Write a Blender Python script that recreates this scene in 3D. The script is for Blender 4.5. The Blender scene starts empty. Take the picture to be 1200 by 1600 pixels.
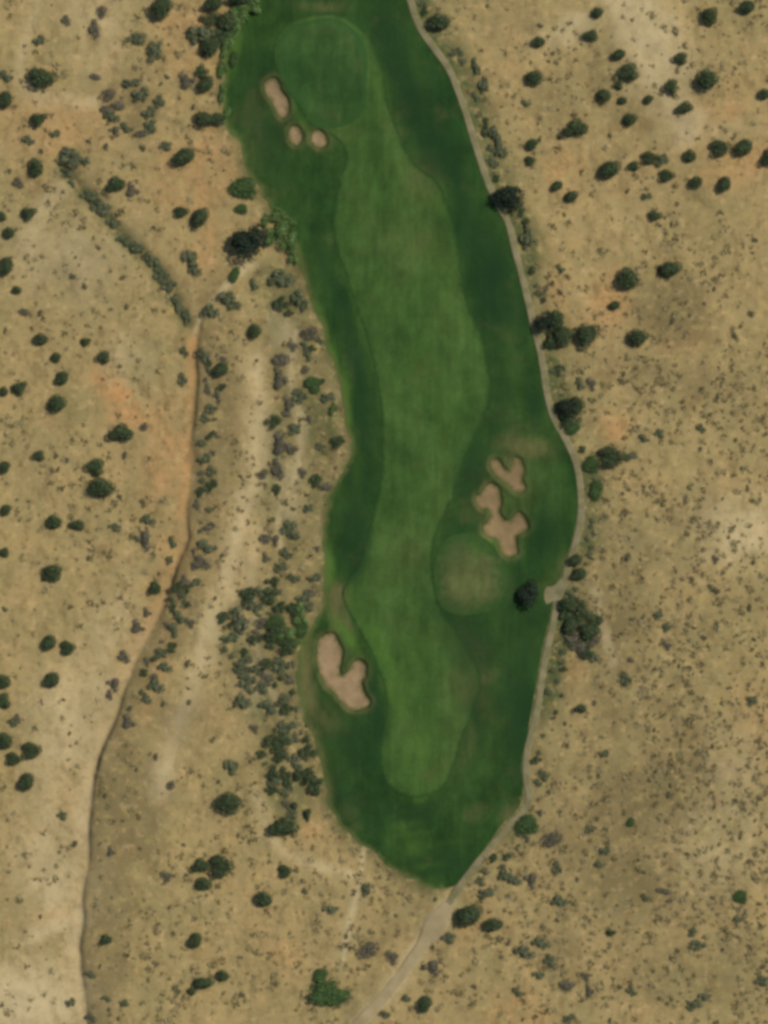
import bpy, math, random
import numpy as np
from mathutils import Vector
from mathutils.geometry import delaunay_2d_cdt

S = 0.2                      # metres of ground per photograph pixel
scene = bpy.context.scene

# ------------------------------------------------------------------ camera, sky, sun, exposure
cam_data = bpy.data.cameras.new('camera')
cam = bpy.data.objects.new('camera', cam_data)
scene.collection.objects.link(cam)
CAM_H = 1100.0
cam.location = (0, 0, CAM_H)
cam.rotation_euler = (0, 0, 0)
cam_data.sensor_fit = 'VERTICAL'
cam_data.angle = 2 * math.atan(160.0 / CAM_H)
cam_data.clip_start = 1.0
cam_data.clip_end = 9000.0
scene.camera = cam

SUN_EL, SUN_AZ = math.radians(52), math.radians(61)      # azimuth clockwise from the top of the picture
world = bpy.data.worlds.new('World'); scene.world = world; world.use_nodes = True
wn = world.node_tree.nodes; wl = world.node_tree.links
sky = wn.new('ShaderNodeTexSky'); sky.sky_type = 'NISHITA'; sky.sun_disc = False
sky.sun_elevation = SUN_EL; sky.sun_rotation = SUN_AZ
wl.new(sky.outputs['Color'], wn['Background'].inputs['Color'])
wn['Background'].inputs['Strength'].default_value = 0.075
sun_data = bpy.data.lights.new('sun', 'SUN'); sun_data.energy = 3.15; sun_data.angle = math.radians(0.6)
sun_data.color = (1.0, 0.95, 0.87)
sun = bpy.data.objects.new('sun', sun_data); scene.collection.objects.link(sun)
to_sun = Vector((math.sin(SUN_AZ) * math.cos(SUN_EL), math.cos(SUN_AZ) * math.cos(SUN_EL), math.sin(SUN_EL)))
sun.rotation_euler = to_sun.to_track_quat('Z', 'Y').to_euler()
sun.location = to_sun * 500
vs = scene.view_settings
vs.view_transform = 'Standard'; vs.look = 'None'; vs.gamma = 1.0; vs.exposure = 0.0; vs.use_curve_mapping = False
scene.render.engine = 'CYCLES'
scene.cycles.max_bounces = 4; scene.cycles.diffuse_bounces = 2
scene.cycles.pixel_filter_type = 'BLACKMAN_HARRIS'; scene.cycles.filter_width = 3.5   # the soft optics of an aerial picture

# ------------------------------------------------------------------ helpers
rng = np.random.default_rng(11)
random.seed(5)

def lin(r, g, b, k=1.0):
    f = lambda c: (c / 12.92 if c <= 0.04045 else ((c + 0.055) / 1.055) ** 2.4)
    return (f(r / 255) * k, f(g / 255) * k, f(b / 255) * k, 1.0)

def W(p):
    p = np.asarray(p, float)
    return np.stack([(p[..., 0] - 600) * S, (800 - p[..., 1]) * S], -1)

def smooth(a, b, x):
    t = np.clip((x - a) / (b - a), 0, 1); return t * t * (3 - 2 * t)

def vnoise(x, y, seed=0):
    xi = np.floor(x).astype(np.int64); yi = np.floor(y).astype(np.int64)
    fx = x - xi; fy = y - yi; fx = fx * fx * (3 - 2 * fx); fy = fy * fy * (3 - 2 * fy)
    def hsh(a, b):
        n = (a * 374761393 + b * 668265263 + seed * 974634777) & 0xffffffff
        n = ((n ^ (n >> 13)) * 1274126177) & 0xffffffff
        return ((n ^ (n >> 16)) & 0xffff) / 65535.0
    return ((hsh(xi, yi) * (1 - fx) + hsh(xi + 1, yi) * fx) * (1 - fy) +
            (hsh(xi, yi + 1) * (1 - fx) + hsh(xi + 1, yi + 1) * fx) * fy) - 0.5

def fbm(x, y, L, n=3, seed=0):
    v = 0; a = 1.0
    for i in range(n):
        v = v + a * vnoise(x / L + 17.3 * i, y / L - 9.1 * i, seed + i); a *= 0.5; L *= 0.5
    return v

def spline(pts, closed=False, step=0.8):
    """Catmull-Rom through world points, resampled evenly."""
    P = W(pts); n = len(P); out = []
    rngi = range(n if closed else n - 1)
    for i in rngi:
        if closed: p0, p1, p2, p3 = P[(i - 1) % n], P[i], P[(i + 1) % n], P[(i + 2) % n]
        else: p0, p1, p2, p3 = P[max(i - 1, 0)], P[i], P[i + 1], P[min(i + 2, n - 1)]
        m = max(2, int(np.linalg.norm(p2 - p1) / step))
        for k in range(m):
            t = k / m
            out.append(0.5 * ((2 * p1) + (-p0 + p2) * t + (2 * p0 - 5 * p1 + 4 * p2 - p3) * t * t + (-p0 + 3 * p1 - 3 * p2 + p3) * t ** 3))
    if not closed: out.append(P[-1])
    return np.array(out)

def seg_dist(X, Y, poly, closed=False, side=False, limit=None):
    """distance to a polyline; optional sign (+ to the left of its direction)"""
    shp = X.shape; X = X.ravel(); Y = Y.ravel()
    best = np.full(X.shape, 1e9); sg = np.ones(X.shape)
    idx = np.arange(len(X))
    if limit is not None:
        lo = poly.min(0) - limit; hi = poly.max(0) + limit
        idx = np.nonzero((X > lo[0]) & (X < hi[0]) & (Y > lo[1]) & (Y < hi[1]))[0]
    x = X[idx]; y = Y[idx]; b = best[idx]; s = sg[idx]
    n = len(poly)
    for i in range(n if closed else n - 1):
        a = poly[i]; c = poly[(i + 1) % n]; d = c - a; L2 = d @ d
        if L2 < 1e-12: continue
        t = np.clip(((x - a[0]) * d[0] + (y - a[1]) * d[1]) / L2, 0, 1)
        ex = x - a[0] - t * d[0]; ey = y - a[1] - t * d[1]; q = ex * ex + ey * ey
        m = q < b; b[m] = q[m]
        if side: s[m] = np.sign(d[0] * ey[m] - d[1] * ex[m])
    best[idx] = b; sg[idx] = s
    r = np.sqrt(best)
    if side: r = r * sg
    return r.reshape(shp)

def inside(X, Y, poly):
    shp = X.shape; x = X.ravel(); y = Y.ravel(); r = np.zeros(x.shape, bool)
    lo = poly.min(0); hi = poly.max(0)
    idx = np.nonzero((x >= lo[0]) & (x <= hi[0]) & (y >= lo[1]) & (y <= hi[1]))[0]
    xs = x[idx]; ys = y[idx]; q = np.zeros(len(idx), bool); n = len(poly); j = n - 1
    for i in range(n):
        a = poly[i]; b = poly[j]
        if a[1] != b[1]:
            c = ((a[1] > ys) != (b[1] > ys)) & (xs < (b[0] - a[0]) * (ys - a[1]) / (b[1] - a[1]) + a[0])
            q ^= c
        j = i
    r[idx] = q
    return r.reshape(shp)

def sdf(X, Y, poly, limit=None):       # positive inside
    return np.where(inside(X, Y, poly), 1, -1) * seg_dist(X, Y, poly, True, limit=limit)

def blobs(X, Y, lst, warp=6.0):
    """soft patches of colour over soil or grass, in photograph pixels (x, y, rx, ry, degrees, amount)"""
    px = X / S + 600; py = 800 - Y / S
    wx = px + warp * 3 * fbm(px, py, 46, 3, 3); wy = py + warp * 3 * fbm(px, py, 46, 3, 8)
    m = np.zeros(X.shape)
    for (cx, cy, rx, ry, ang, amt) in lst:
        c, s = math.cos(math.radians(ang)), math.sin(math.radians(ang))
        dx = wx - cx; dy = wy - cy
        u = (dx * c + dy * s) / rx; v = (-dx * s + dy * c) / ry
        m = np.maximum(m, amt * np.exp(-(u * u + v * v) ** 1.3))
    return m

# ------------------------------------------------------------------ outlines read off the photograph (pixels)
ROUGH = [(392,-60),(378,-10),(372,35),(354,80),(347,130),(355,190),(374,238),(395,280),(412,312),(438,345),(458,378),(470,425),
         (487,475),(506,528),(522,585),(536,640),(545,690),(543,722),(526,752),(512,785),(504,830),(503,880),(508,925),(505,952),
         (486,978),(470,1010),(464,1060),(474,1110),(492,1160),(503,1210),(516,1256),(534,1290),(566,1320),(602,1348),(640,1375),
         (678,1389),(716,1381),(744,1352),(766,1314),(786,1286),(810,1262),(817,1235),(816,1190),(824,1150),(836,1080),(848,1010),
         (860,965),(866,935),(874,905),(890,860),(901,812),(903,765),(894,712),(877,680),(860,650),(851,600),(844,550),(832,505),
         (820,460),(806,405),(792,350),(770,305),(750,260),(735,215),(720,165),(700,115),(674,75),(652,45),(638,10),(628,-30),(610,-60),(500,-75)]
FAIR = [(468,30),(520,22),(562,42),(582,68),(598,110),(606,160),(622,205),(645,252),(680,280),(697,312),(710,355),(719,400),(724,450),
        (737,490),(754,530),(763,570),(766,612),(756,650),(741,682),(727,718),(716,750),(706,780),(690,812),(678,848),(676,900),(688,950),
        (716,990),(742,1030),(750,1070),(740,1110),(724,1150),(708,1200),(692,1232),(662,1245),(636,1244),(610,1230),(596,1200),(595,1160),(604,1115),
        (600,1070),(584,1030),(562,988),(541,950),(534,925),(546,905),(562,885),(572,848),(584,800),(594,755),(597,710),(596,650),
        (590,600),(582,560),(571,520),(556,478),(541,432),(526,386),(521,345),(529,290),(541,248),(534,225),(506,205),(486,196),
        (466,165),(447,140),(431,105),(429,70),(444,44)]
GREEN1 = [(470,38),(518,30),(553,48),(572,82),(573,130),(570,168),(553,190),(520,201),(492,196),(470,165),(452,140),(436,105),(433,72),(448,48)]
GREEN2 = [(704,838),(740,834),(768,850),(784,878),(793,902),(786,932),(770,952),(731,961),(700,956),(683,936),(677,892),(685,860)]
BUNKERS = {
 'small kidney shaped sand bunker left of the upper putting green': [(414,131),(424,123),(434,127),(440,142),(449,154),(452,168),(447,180),(439,184),(431,176),(425,158),(415,144)],
 'tiny oval sand bunker, left one of the pair below the upper green': [(454,200),(461,197),(469,203),(471,214),(468,224),(460,227),(453,221),(451,210)],
 'tiny round sand bunker, right one of the pair below the upper green': [(489,207),(498,204),(508,211),(510,221),(504,229),(496,230),(488,223),(486,214)],
 'sandy V shaped bunker above the cross shaped one on the right': [(767,722),(777,719),(786,731),(794,737),(799,728),(803,716),(813,720),(819,733),(816,748),(819,764),(811,771),(801,767),(793,755),(781,748),(771,740)],
 'large cross shaped sand bunker beside the lower brownish green': [(758,762),(765,756),(776,760),(782,775),(783,786),(780,798),(787,812),(797,812),(806,803),(813,801),(820,812),(824,824),(816,832),(805,837),(806,852),(808,864),(798,871),(788,867),(780,855),(775,842),(765,840),(756,833),(755,822),(762,813),(766,804),(762,795),(752,795),(744,786),(744,774),(752,772)],
 'large forked sand bunker on the left side of the lower fairway': [(498,1000),(509,992),(521,992),(530,1003),(535,1020),(532,1040),(534,1056),(545,1049),(552,1036),(561,1031),(570,1040),(571,1055),(565,1070),(570,1083),(578,1095),(574,1104),(562,1108),(548,1108),(533,1097),(521,1080),(508,1070),(500,1052),(494,1032),(496,1014)],
}
PATH = [(628,-40),(641,0),(648,24),(660,50),(680,78),(702,110),(718,150),(733,195),(748,245),(765,292),(782,326),(795,352),(807,400),
        (820,450),(832,500),(843,545),(850,585),(856,622),(866,655),(885,688),(900,725),(907,768),(907,808),(900,845),(890,880),
        (880,912),(871,940),(864,975),(856,1010),(848,1050),(842,1090),(835,1130),(824,1172),(822,1215),(827,1248),(814,1270),
        (790,1296),(762,1328),(738,1358),(716,1388),(700,1412)]
TRACK = [(700,1412),(684,1440),(664,1470),(643,1500),(616,1538),(588,1570),(558,1602),(520,1650),(470,1700)]
BANK = [(352,452),(330,474),(314,505),(312,540),(306,600),(303,680),(299,760),(297,820),(291,860),(266,920),(243,980),(219,1030),(190,1105),
        (158,1180),(148,1235),(143,1300),(140,1345),(134,1400),(131,1480),(134,1540),(140,1610),(140,1800),(150,2200)]
DITCH = [(96,262),(128,300),(160,330),(195,378),(228,402),(252,432),(272,468),(292,505)]
THICKET = [(405,415),(470,430),(500,520),(538,680),(508,760),(500,900),(500,950),(462,1010),(462,1100),(500,1235),(455,1285),(415,1240),
           (405,1150),(375,1100),(345,1010),(350,960),(400,920),(425,860),(410,760),(425,640),(420,520)]

rough_w = spline(ROUGH, True, 0.8)
nrm = fbm(rough_w[:, 0], rough_w[:, 1], 5, 3, 40)[:, None]
rough_w = rough_w + 2.0 * nrm * np.array([[1.0, 0.4]]) * np.where(seg_dist(rough_w[:, 0], rough_w[:, 1], spline(PATH, False, 4.0)) < 5, .2, 1.0)[:, None]
fair_w = spline(FAIR, True, 0.9)
green1_w = spline(GREEN1, True, 0.8); green2_w = spline(GREEN2, True, 0.8)
bunk_w = {k: spline(v, True, 0.45) for k, v in BUNKERS.items()}
for k, b in bunk_w.items(): bunk_w[k] = b + 0.55 * np.stack([fbm(b[:, 0], b[:, 1], 2.4, 2, 7), fbm(b[:, 0], b[:, 1], 2.4, 2, 9)], -1)
path_w = spline(PATH, False, 1.0); track_w = spline(TRACK, False, 1.0)
bank_w = spline(BANK, False, 3.0); ditch_w = spline(DITCH, False, 3.0)
bank_w = bank_w + 1.5 * np.stack([fbm(bank_w[:, 0], bank_w[:, 1], 8, 2, 5), 0 * bank_w[:, 0]], -1)
thick_w = spline(THICKET, True, 5.0)

def height(X, Y, ground=False):
    X = np.asarray(X, float); Y = np.asarray(Y, float)
    h = 4.2 * fbm(X, Y, 95, 2, 21) + 1.5 * fbm(X, Y, 26, 2, 31)
    ru = 0.86 * X - 0.5 * Y; rv = 0.5 * X + 0.86 * Y
    rs = sdf(X, Y, rough_w, 14.0)
    turf = smooth(-3, 4, rs)
    h = h + (1 - turf) * (-1.1 * np.abs(fbm(ru, rv * 0.4, 13, 2, 71)) * smooth(-.15, .25, fbm(X, Y, 60, 2, 73)) + 0.62 * fbm(X, Y, 7.5, 2, 41) + 0.16 * fbm(X, Y, 2.2, 1, 51))
    # wash bank: the ground east of the line stands higher and drops to the sandy wash on the west
    d = seg_dist(X, Y, bank_w, side=True)            # direction runs down the picture: east is to the left
    px = X / S + 600; py = 800 - Y / S
    along = smooth(440, 500, py)
    tall = (1.15 + 0.75 * smooth(600, 900, py) - 0.3 * smooth(1250, 1400, py)) * along
    tall = tall * np.clip(1 + 1.3 * fbm(X, Y, 15, 2, 81), .35, 1.5)
    h = h + tall * (smooth(-1.0, 0.8, d) * (1 - smooth(6, 34, d)))
    dd = seg_dist(X, Y, ditch_w, limit=12.0)
    h = h - 0.9 * np.exp(-(dd / 2.2) ** 2)
    # mounds in the grass
    h = h + turf * 0.6 * fbm(X, Y, 17, 2, 61)
    r = np.hypot(px - 655, (py - 1225))
    h = h + 0.4 * np.sin(r / 9.0) * smooth(55, 90, r) * (1 - smooth(120, 165, r)) * (py > 1225) * turf
    for (cx, cy, rx, ry, a) in [(505,115,92,105,0.9),(738,897,75,72,0.8),(585,1010,22,80,0.9),(835,770,40,60,0.8),(455,1065,30,60,0.5)]:
        q = ((px - cx) / rx) ** 2 + ((py - cy) / ry) ** 2
        h = h + a * np.exp(-q ** 2)
    for k, b in bunk_w.items():
        s = sdf(X, Y, b, 3.0)
        dep = 0.5 if 'tiny' in k else (0.5 if 'V shaped' in k else 0.65)
        h = h + np.where(s > -3, 0.22 * np.exp(-((s + 1.3) / 0.7) ** 2) - dep * smooth(-0.9, 0.3, s) - 0.12 * smooth(0.3, 3, s), 0)
    if ground:
        h = h - 0.9 * smooth(0.2, 1.2, rs)
        for w_, o in ((path_w, 0.0),):
            pass
    return h

# ------------------------------------------------------------------ object helpers
def link(o, parent=None):
    scene.collection.objects.link(o)
    if parent is not None: o.parent = parent
    return o

def mesh_np(name, V, F, mats, attrs=None, smooth_shade=True):
    """F is an (n,3) or (n,4) int array"""
    me = bpy.data.meshes.new(name)
    V = np.asarray(V, np.float32); F = np.asarray(F, np.int32); k = F.shape[1]
    me.vertices.add(len(V)); me.vertices.foreach_set('co', V.ravel())
    me.loops.add(F.size); me.loops.foreach_set('vertex_index', F.ravel())
    me.polygons.add(len(F)); me.polygons.foreach_set('loop_start', np.arange(0, F.size, k, dtype=np.int32))
    me.update(calc_edges=True)
    for a, v in (attrs or {}).items():
        v = np.asarray(v, np.float32)
        if v.ndim == 2:
            at = me.attributes.new(a, 'FLOAT_COLOR', 'POINT'); at.data.foreach_set('color', v.ravel())
        else:
            at = me.attributes.new(a, 'FLOAT', 'POINT'); at.data.foreach_set('value', v)
    me.polygons.foreach_set('use_smooth', np.full(len(F), smooth_shade))
    for m in (mats if isinstance(mats, (list, tuple)) else [mats]): me.materials.append(m)
    me.validate()
    return me

def tag(o, label=None, cat=None, group=None, kind=None):
    if label: o['label'] = label
    if cat: o['category'] = cat
    if group: o['group'] = group
    if kind: o['kind'] = kind
    return o

class Mat:
    def __init__(s, name, rough=0.95):
        s.m = bpy.data.materials.new(name); s.m.use_nodes = True
        s.t = s.m.node_tree; s.n = s.t.nodes; s.l = s.t.links
        s.b = s.n['Principled BSDF']; s.b.inputs['Roughness'].default_value = rough
        s.b.inputs['Specular IOR Level'].default_value = 0.08
        s.geo = s.n.new('ShaderNodeTexCoord').outputs['Object']
    def noise(s, scale, detail=3, rough=0.55, stretch=None, rot=0, w=0):
        t = s.n.new('ShaderNodeTexNoise'); t.inputs['Scale'].default_value = scale
        t.inputs['Detail'].default_value = detail; t.inputs['Roughness'].default_value = rough
        mp = s.n.new('ShaderNodeMapping'); s.l.new(s.geo, mp.inputs['Vector'])
        mp.inputs['Location'].default_value = (w * 3.7, w * 1.9, 0)
        mp.inputs['Rotation'].default_value = (0, 0, math.radians(rot))
        sc = stretch or (1, 1, 0.2); mp.inputs['Scale'].default_value = sc
        s.l.new(mp.outputs[0], t.inputs['Vector'])
        return t.outputs['Fac']
    def ramp(s, x, a, b, lo=0.0, hi=1.0):
        r = s.n.new('ShaderNodeMapRange'); r.interpolation_type = 'SMOOTHSTEP'
        s.l.new(x, r.inputs['Value'])
        r.inputs['From Min'].default_value = a; r.inputs['From Max'].default_value = b
        r.inputs['To Min'].default_value = lo; r.inputs['To Max'].default_value = hi
        return r.outputs['Result']
    def math(s, op, a, b=None, clamp=False):
        m = s.n.new('ShaderNodeMath'); m.operation = op; m.use_clamp = clamp
        for i, v in enumerate((a, b)):
            if v is None: continue
            if isinstance(v, (int, float)): m.inputs[i].default_value = v
            else: s.l.new(v, m.inputs[i])
        return m.outputs[0]
    def attr(s, name):
        a = s.n.new('ShaderNodeAttribute'); a.attribute_name = name; return a
    def mix(s, fac, a, b):
        m = s.n.new('ShaderNodeMix'); m.data_type = 'RGBA'
        if isinstance(fac, (int, float)): m.inputs[0].default_value = fac
        else: s.l.new(fac, m.inputs[0])
        for i, v in ((6, a), (7, b)):
            if isinstance(v, tuple): m.inputs[i].default_value = v
            else: s.l.new(v, m.inputs[i])
        return m.outputs[2]
    def mul(s, col, val):
        m = s.n.new('ShaderNodeVectorMath'); m.operation = 'SCALE'
        s.l.new(col, m.inputs[0])
        if isinstance(val, (int, float)): m.inputs['Scale'].default_value = val
        else: s.l.new(val, m.inputs['Scale'])
        return m.outputs[0]
    def done(s, col, bump=None, dist=0.1, strength=0.6):
        if isinstance(col, tuple): s.b.inputs['Base Color'].default_value = col
        else: s.l.new(col, s.b.inputs['Base Color'])
        if bump is not None:
            b = s.n.new('ShaderNodeBump'); b.inputs['Distance'].default_value = dist; b.inputs['Strength'].default_value = strength
            s.l.new(bump, b.inputs['Height']); s.l.new(b.outputs[0], s.b.inputs['Normal'])
        return s.m

K = 1.0
# ------------------------------------------------------------------ materials
def mat_desert():
    m = Mat('desert_soil')
    a = m.attr('soil'); sep = m.n.new('ShaderNodeSeparateColor'); m.l.new(a.outputs['Color'], sep.inputs[0])
    R, G, B = sep.outputs; A = a.outputs['Alpha']
    n1 = m.noise(0.035, 4, 0.6, w=1); n2 = m.noise(0.11, 5, 0.62, w=2); n3 = m.noise(0.42, 4, 0.6, w=3); n4 = m.noise(1.3, 3, 0.6, w=4)
    base = m.mix(m.ramp(n1, 0.35, 0.65), lin(167,145,97,K), lin(153,137,91,K))
    base = m.mix(m.ramp(n2, 0.48, 0.68, 0, .45), base, lin(176,147,96,K))
    wob = m.math('MULTIPLY', m.math('SUBTRACT', n2, 0.5), 1.3)
    def msk(x):
        w = m.math('ADD', x, m.math('MULTIPLY', wob, m.ramp(x, 0.0, 0.3)))
        return m.math('MAXIMUM', w, 0.0, True)
    base = m.mix(msk(G), base, lin(190,144,92,K))
    base = m.mix(msk(R), base, lin(196,176,130,K))
    base = m.mix(msk(B), base, lin(110,98,64,K))
    base = m.mix(msk(A), base, lin(86,93,56,K))
    # stones, dead grass and tiny plants: clumpy fleck of their own colour
    n5 = m.noise(0.17, 5, 0.68, stretch=(1.35, 0.7, .2), rot=22, w=12); n6 = m.noise(0.30, 4, 0.7, w=14)
    base = m.mix(m.ramp(n5, 0.50, 0.66, 0, 0.6), base, lin(122,106,68,K))
    base = m.mix(m.ramp(n6, 0.52, 0.68, 0, 0.5), base, lin(198,168,118,K))
    base = m.mix(m.ramp(m.noise(0.07, 4, 0.6, w=15), 0.50, 0.66, 0, 0.35), base, lin(142,130,88,K))
    base = m.mix(m.ramp(m.noise(0.26, 5, 0.7, w=31), 0.52, 0.64, 0, 0.5), base, lin(134,112,70,K))
    base = m.mix(m.ramp(m.noise(0.21, 5, 0.7, w=33), 0.53, 0.66, 0, 0.45), base, lin(176,156,96,K))
    base = m.mix(m.ramp(n3, 0.52, 0.68, 0, 0.36), base, lin(112,98,60,K))
    base = m.mix(m.ramp(n4, 0.54, 0.72, 0, 0.22), base, lin(100,88,56,K))
    base = m.mix(m.math('MULTIPLY', msk(R), .55), base, lin(200,180,136,K))
    base = m.mix(m.math('MULTIPLY', msk(B), .3), base, lin(112,102,70,K))
    g = m.ramp(n4, 0.25, 0.75, 0.93, 1.07)
    base = m.mul(base, g)
    return m.done(base, m.math('ADD', m.noise(1.6, 4, 0.6, w=5), m.math('MULTIPLY', n3, 1.5)), 0.16, 0.5)

def mat_turf(name, c_dark, c_light, c_brown, c_lime, edge_col, stripe=0.0, edge_w=2.2):
    m = Mat(name)
    a = m.attr('turf'); sep = m.n.new('ShaderNodeSeparateColor'); m.l.new(a.outputs['Color'], sep.inputs[0])
    R, G, B = sep.outputs          # brown, lime, dark
    n1 = m.noise(0.05, 4, 0.55, stretch=(1.5, 0.6, .2), rot=-12, w=1)
    n2 = m.noise(0.22, 4, 0.6, stretch=(1.4, 0.55, .2), rot=-12, w=2)
    n3 = m.noise(1.0, 3, 0.6, w=3)
    base = m.mix(m.ramp(n1, 0.32, 0.68), c_dark, c_light)
    base = m.mul(base, m.ramp(n2, 0.3, 0.7, 0.86, 1.12))
    base = m.mul(base, m.ramp(m.noise(0.11, 5, 0.65, w=21), 0.34, 0.66, 0.86, 1.14))
    base = m.mix(m.ramp(m.noise(0.075, 4, 0.6, w=23), 0.54, 0.70, 0, 0.22), base, c_brown)
    wv = m.noise(0.62, 2, 0.5, stretch=(1.0, 0.04, .2), rot=-12, w=25)
    base = m.mul(base, m.ramp(wv, 0.35, 0.65, 0.95, 1.05))
    wob = m.math('MULTIPLY', m.math('SUBTRACT', n2, 0.5), 1.2)
    def msk(x): return m.math('MAXIMUM', m.math('ADD', x, m.math('MULTIPLY', wob, m.ramp(x, 0.0, 0.4))), 0.0, True)
    base = m.mix(msk(B), base, lin(32,58,31,K))
    base = m.mix(msk(G), base, c_lime)
    base = m.mix(msk(R), base, c_brown)
    base = m.mul(base, m.ramp(n3, 0.3, 0.7, 0.94, 1.06))
    e = m.attr('edge').outputs['Fac']
    e = m.math('ADD', e, m.math('MULTIPLY', m.math('SUBTRACT', m.noise(0.35, 4, 0.65, w=7), 0.5), edge_w * 1.8))
    base = m.mix(m.ramp(e, -0.3, edge_w, 1, 0), base, edge_col)
    return m.done(base, m.noise(2.2, 3, 0.6, w=6), 0.05, 0.4)

M_DESERT = mat_desert()
M_ROUGH = mat_turf('rough_grass', lin(38,66,30,K), lin(54,79,36,K), lin(106,101,62,K), lin(82,112,46,K), lin(92,100,54,K), edge_w=2.0)
M_FAIR = mat_turf('fairway_grass', lin(57,85,38,K), lin(71,95,45,K), lin(96,98,56,K), lin(78,108,44,K), lin(42,69,33,K), edge_w=1.5)
M_GREEN = mat_turf('putting_grass', lin(50,79,38,K), lin(60,88,43,K), lin(92,100,56,K), lin(80,108,50,K), lin(52,84,40,K), edge_w=2.2)
M_GREEN2 = mat_turf('dry_putting_grass', lin(78,92,50,K), lin(96,100,58,K), lin(106,104,64,K), lin(68,94,44,K), lin(54,80,38,K), edge_w=6.0)

def mat_sand(name, c1, c2, c3, ragged=False):
    m = Mat(name)
    n1 = m.noise(0.25, 4, 0.6, w=1); n2 = m.noise(1.1, 3, 0.6, w=2)
    b = m.mix(m.ramp(n1, 0.35, 0.65), c1, c2); b = m.mix(m.ramp(n2, 0.5, 0.72, 0, .4), b, c3)
    if ragged:
        e = m.math('ADD', m.attr('edge').outputs['Fac'], m.math('MULTIPLY', m.math('SUBTRACT', m.noise(0.55, 4, 0.65, w=7), 0.5), 3.0))
        b = m.mix(m.ramp(e, -0.3, 1.5, .85, 0), b, lin(88,88,50,K))
    return m.done(b, n2, 0.08, 0.5)
M_SAND = mat_sand('bunker_sand', lin(160,135,100,K), lin(140,120,86,K), lin(168,134,104,K), True)
M_SANDB = mat_sand('darker_bunker_sand', lin(146,122,86,K), lin(128,110,76,K), lin(150,122,90,K), True)  # darker sand tones, used for the cross shaped bunker
M_PATH = mat_sand('path_gravel', lin(136,127,94,K), lin(114,110,76,K), lin(146,130,98,K))
M_TRACK = mat_sand('track_dust', lin(164,148,112,K), lin(156,138,98,K), lin(150,138,106,K))

def mat_leaf(name, c1, c2, c3, transl=0.15):
    m = Mat(name, 0.8)
    oi = m.n.new('ShaderNodeObjectInfo'); v = m.attr('leaf').outputs['Fac']
    c = m.mix(oi.outputs['Random'], c1, c2); c = m.mix(m.ramp(v, 0.35, 1.0, 0, 0.75), c, c3)
    c = m.mul(c, m.ramp(v, 0, 1, 0.75, 1.2))
    return m.done(c)
M_DARK = mat_leaf('dark_foliage', (.022,.036,.022,1), (.026,.04,.024,1), (.04,.055,.034,1))
M_LIME = mat_leaf('lime_foliage', (.085,.150,.040,1), (.11,.175,.052,1), (.15,.23,.075,1))
M_JUN = mat_leaf('juniper_foliage', (.050,.078,.034,1), (.066,.088,.038,1), (.098,.124,.056,1))
M_GRN = mat_leaf('green_foliage', (.046,.088,.028,1), (.060,.100,.032,1), (.090,.140,.045,1))
M_SAGE = mat_leaf('sage_foliage', (.100,.124,.058,1), (.130,.144,.074,1), (.19,.20,.11,1))
M_BRUSH = mat_leaf('brush_twigs', (.120,.110,.070,1), (.145,.128,.082,1), (.20,.18,.12,1))
M_SCRUB = mat_leaf('scrub_foliage', (.175,.150,.066,1), (.22,.185,.085,1), (.26,.22,.115,1))
M_BARK = mat_sand('bark', (.10,.075,.05,1), (.13,.10,.07,1), (.08,.06,.045,1))

# ------------------------------------------------------------------ ground sheet
def axis(lo, hi, st):
    core = np.arange(lo, hi + 1e-6, st); a = []
    d = st; x = hi
    while x < 2600: d *= 1.22; x += d; a.append(x)
    b = []; d = st; x = lo
    while x > -2600: d *= 1.22; x -= d; b.append(x)
    return np.concatenate([b[::-1], core, a])
gx = axis(-140, 140, 0.55); gy = axis(-185, 185, 0.55)
GX, GY = np.meshgrid(gx, gy)
GZ = height(GX, GY, True)
nx, ny = len(gx), len(gy)
ii = (np.arange(ny - 1)[:, None] * nx + np.arange(nx - 1)[None, :]).ravel()
F = np.stack([ii, ii + 1, ii + nx + 1, ii + nx], -1)

pale = [(40,1560,90,60,10,1.0),(100,1380,60,60,0,.5),(95,400,90,60,10,.4),(110,1100,60,80,30,.45),(1010,60,50,100,-25,.7),(1160,830,70,50,0,.6),(200,560,40,40,0,.2),(25,1570,70,55,10,1.0),(75,1455,60,18,-10,.75),(70,1330,50,90,0,.45),(110,1150,50,100,30,.5),(150,1000,40,100,30,.25),(1000,30,26,90,-25,.8),
        (1060,160,22,60,-30,.6),(890,50,55,26,-20,.5),(1140,200,50,16,-10,.3),(1170,820,55,40,0,.4),(1120,1300,60,90,20,.25),(335,960,16,90,22,.35),
        (455,770,26,50,0,.35),(400,1000,14,60,0,.3),(440,520,22,30,0,.4),(100,400,70,50,0,.25),(1140,1200,50,60,0,.25),(150,30,60,80,0,.2),
        (545,1440,8,60,14,.45),(390,900,20,120,5,.25),(945,985,7,55,-14,.5),(390,1080,25,30,0,.3)]
orange = [(170,600,46,20,35,1.0),(205,648,42,26,10,.95),(250,720,34,90,0,.6),(300,280,70,60,30,.5),(80,190,90,60,0,.4),(345,240,40,60,0,.5),
          (330,400,30,60,30,.5),(955,470,30,60,15,.7),(965,660,26,22,0,.7),(1130,200,90,70,0,.35),(1150,250,70,40,0,.5),(272,880,30,60,20,.6),
          (245,1060,16,110,22,.35),(890,1040,20,30,0,.5),(800,60,30,50,0,.3),(880,260,40,40,0,.3),(820,1590,60,50,0,.35),(420,1500,60,50,0,.2),
          (300,60,50,70,0,.4),(105,1430,50,16,-12,.4),(480,1310,50,30,0,.3),(740,1430,20,50,30,.4),(1060,520,40,40,0,.3),(120,1190,50,70,0,.2),(870,450,20,50,0,.4),
          (1180,1100,40,60,0,.2)]
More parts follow.
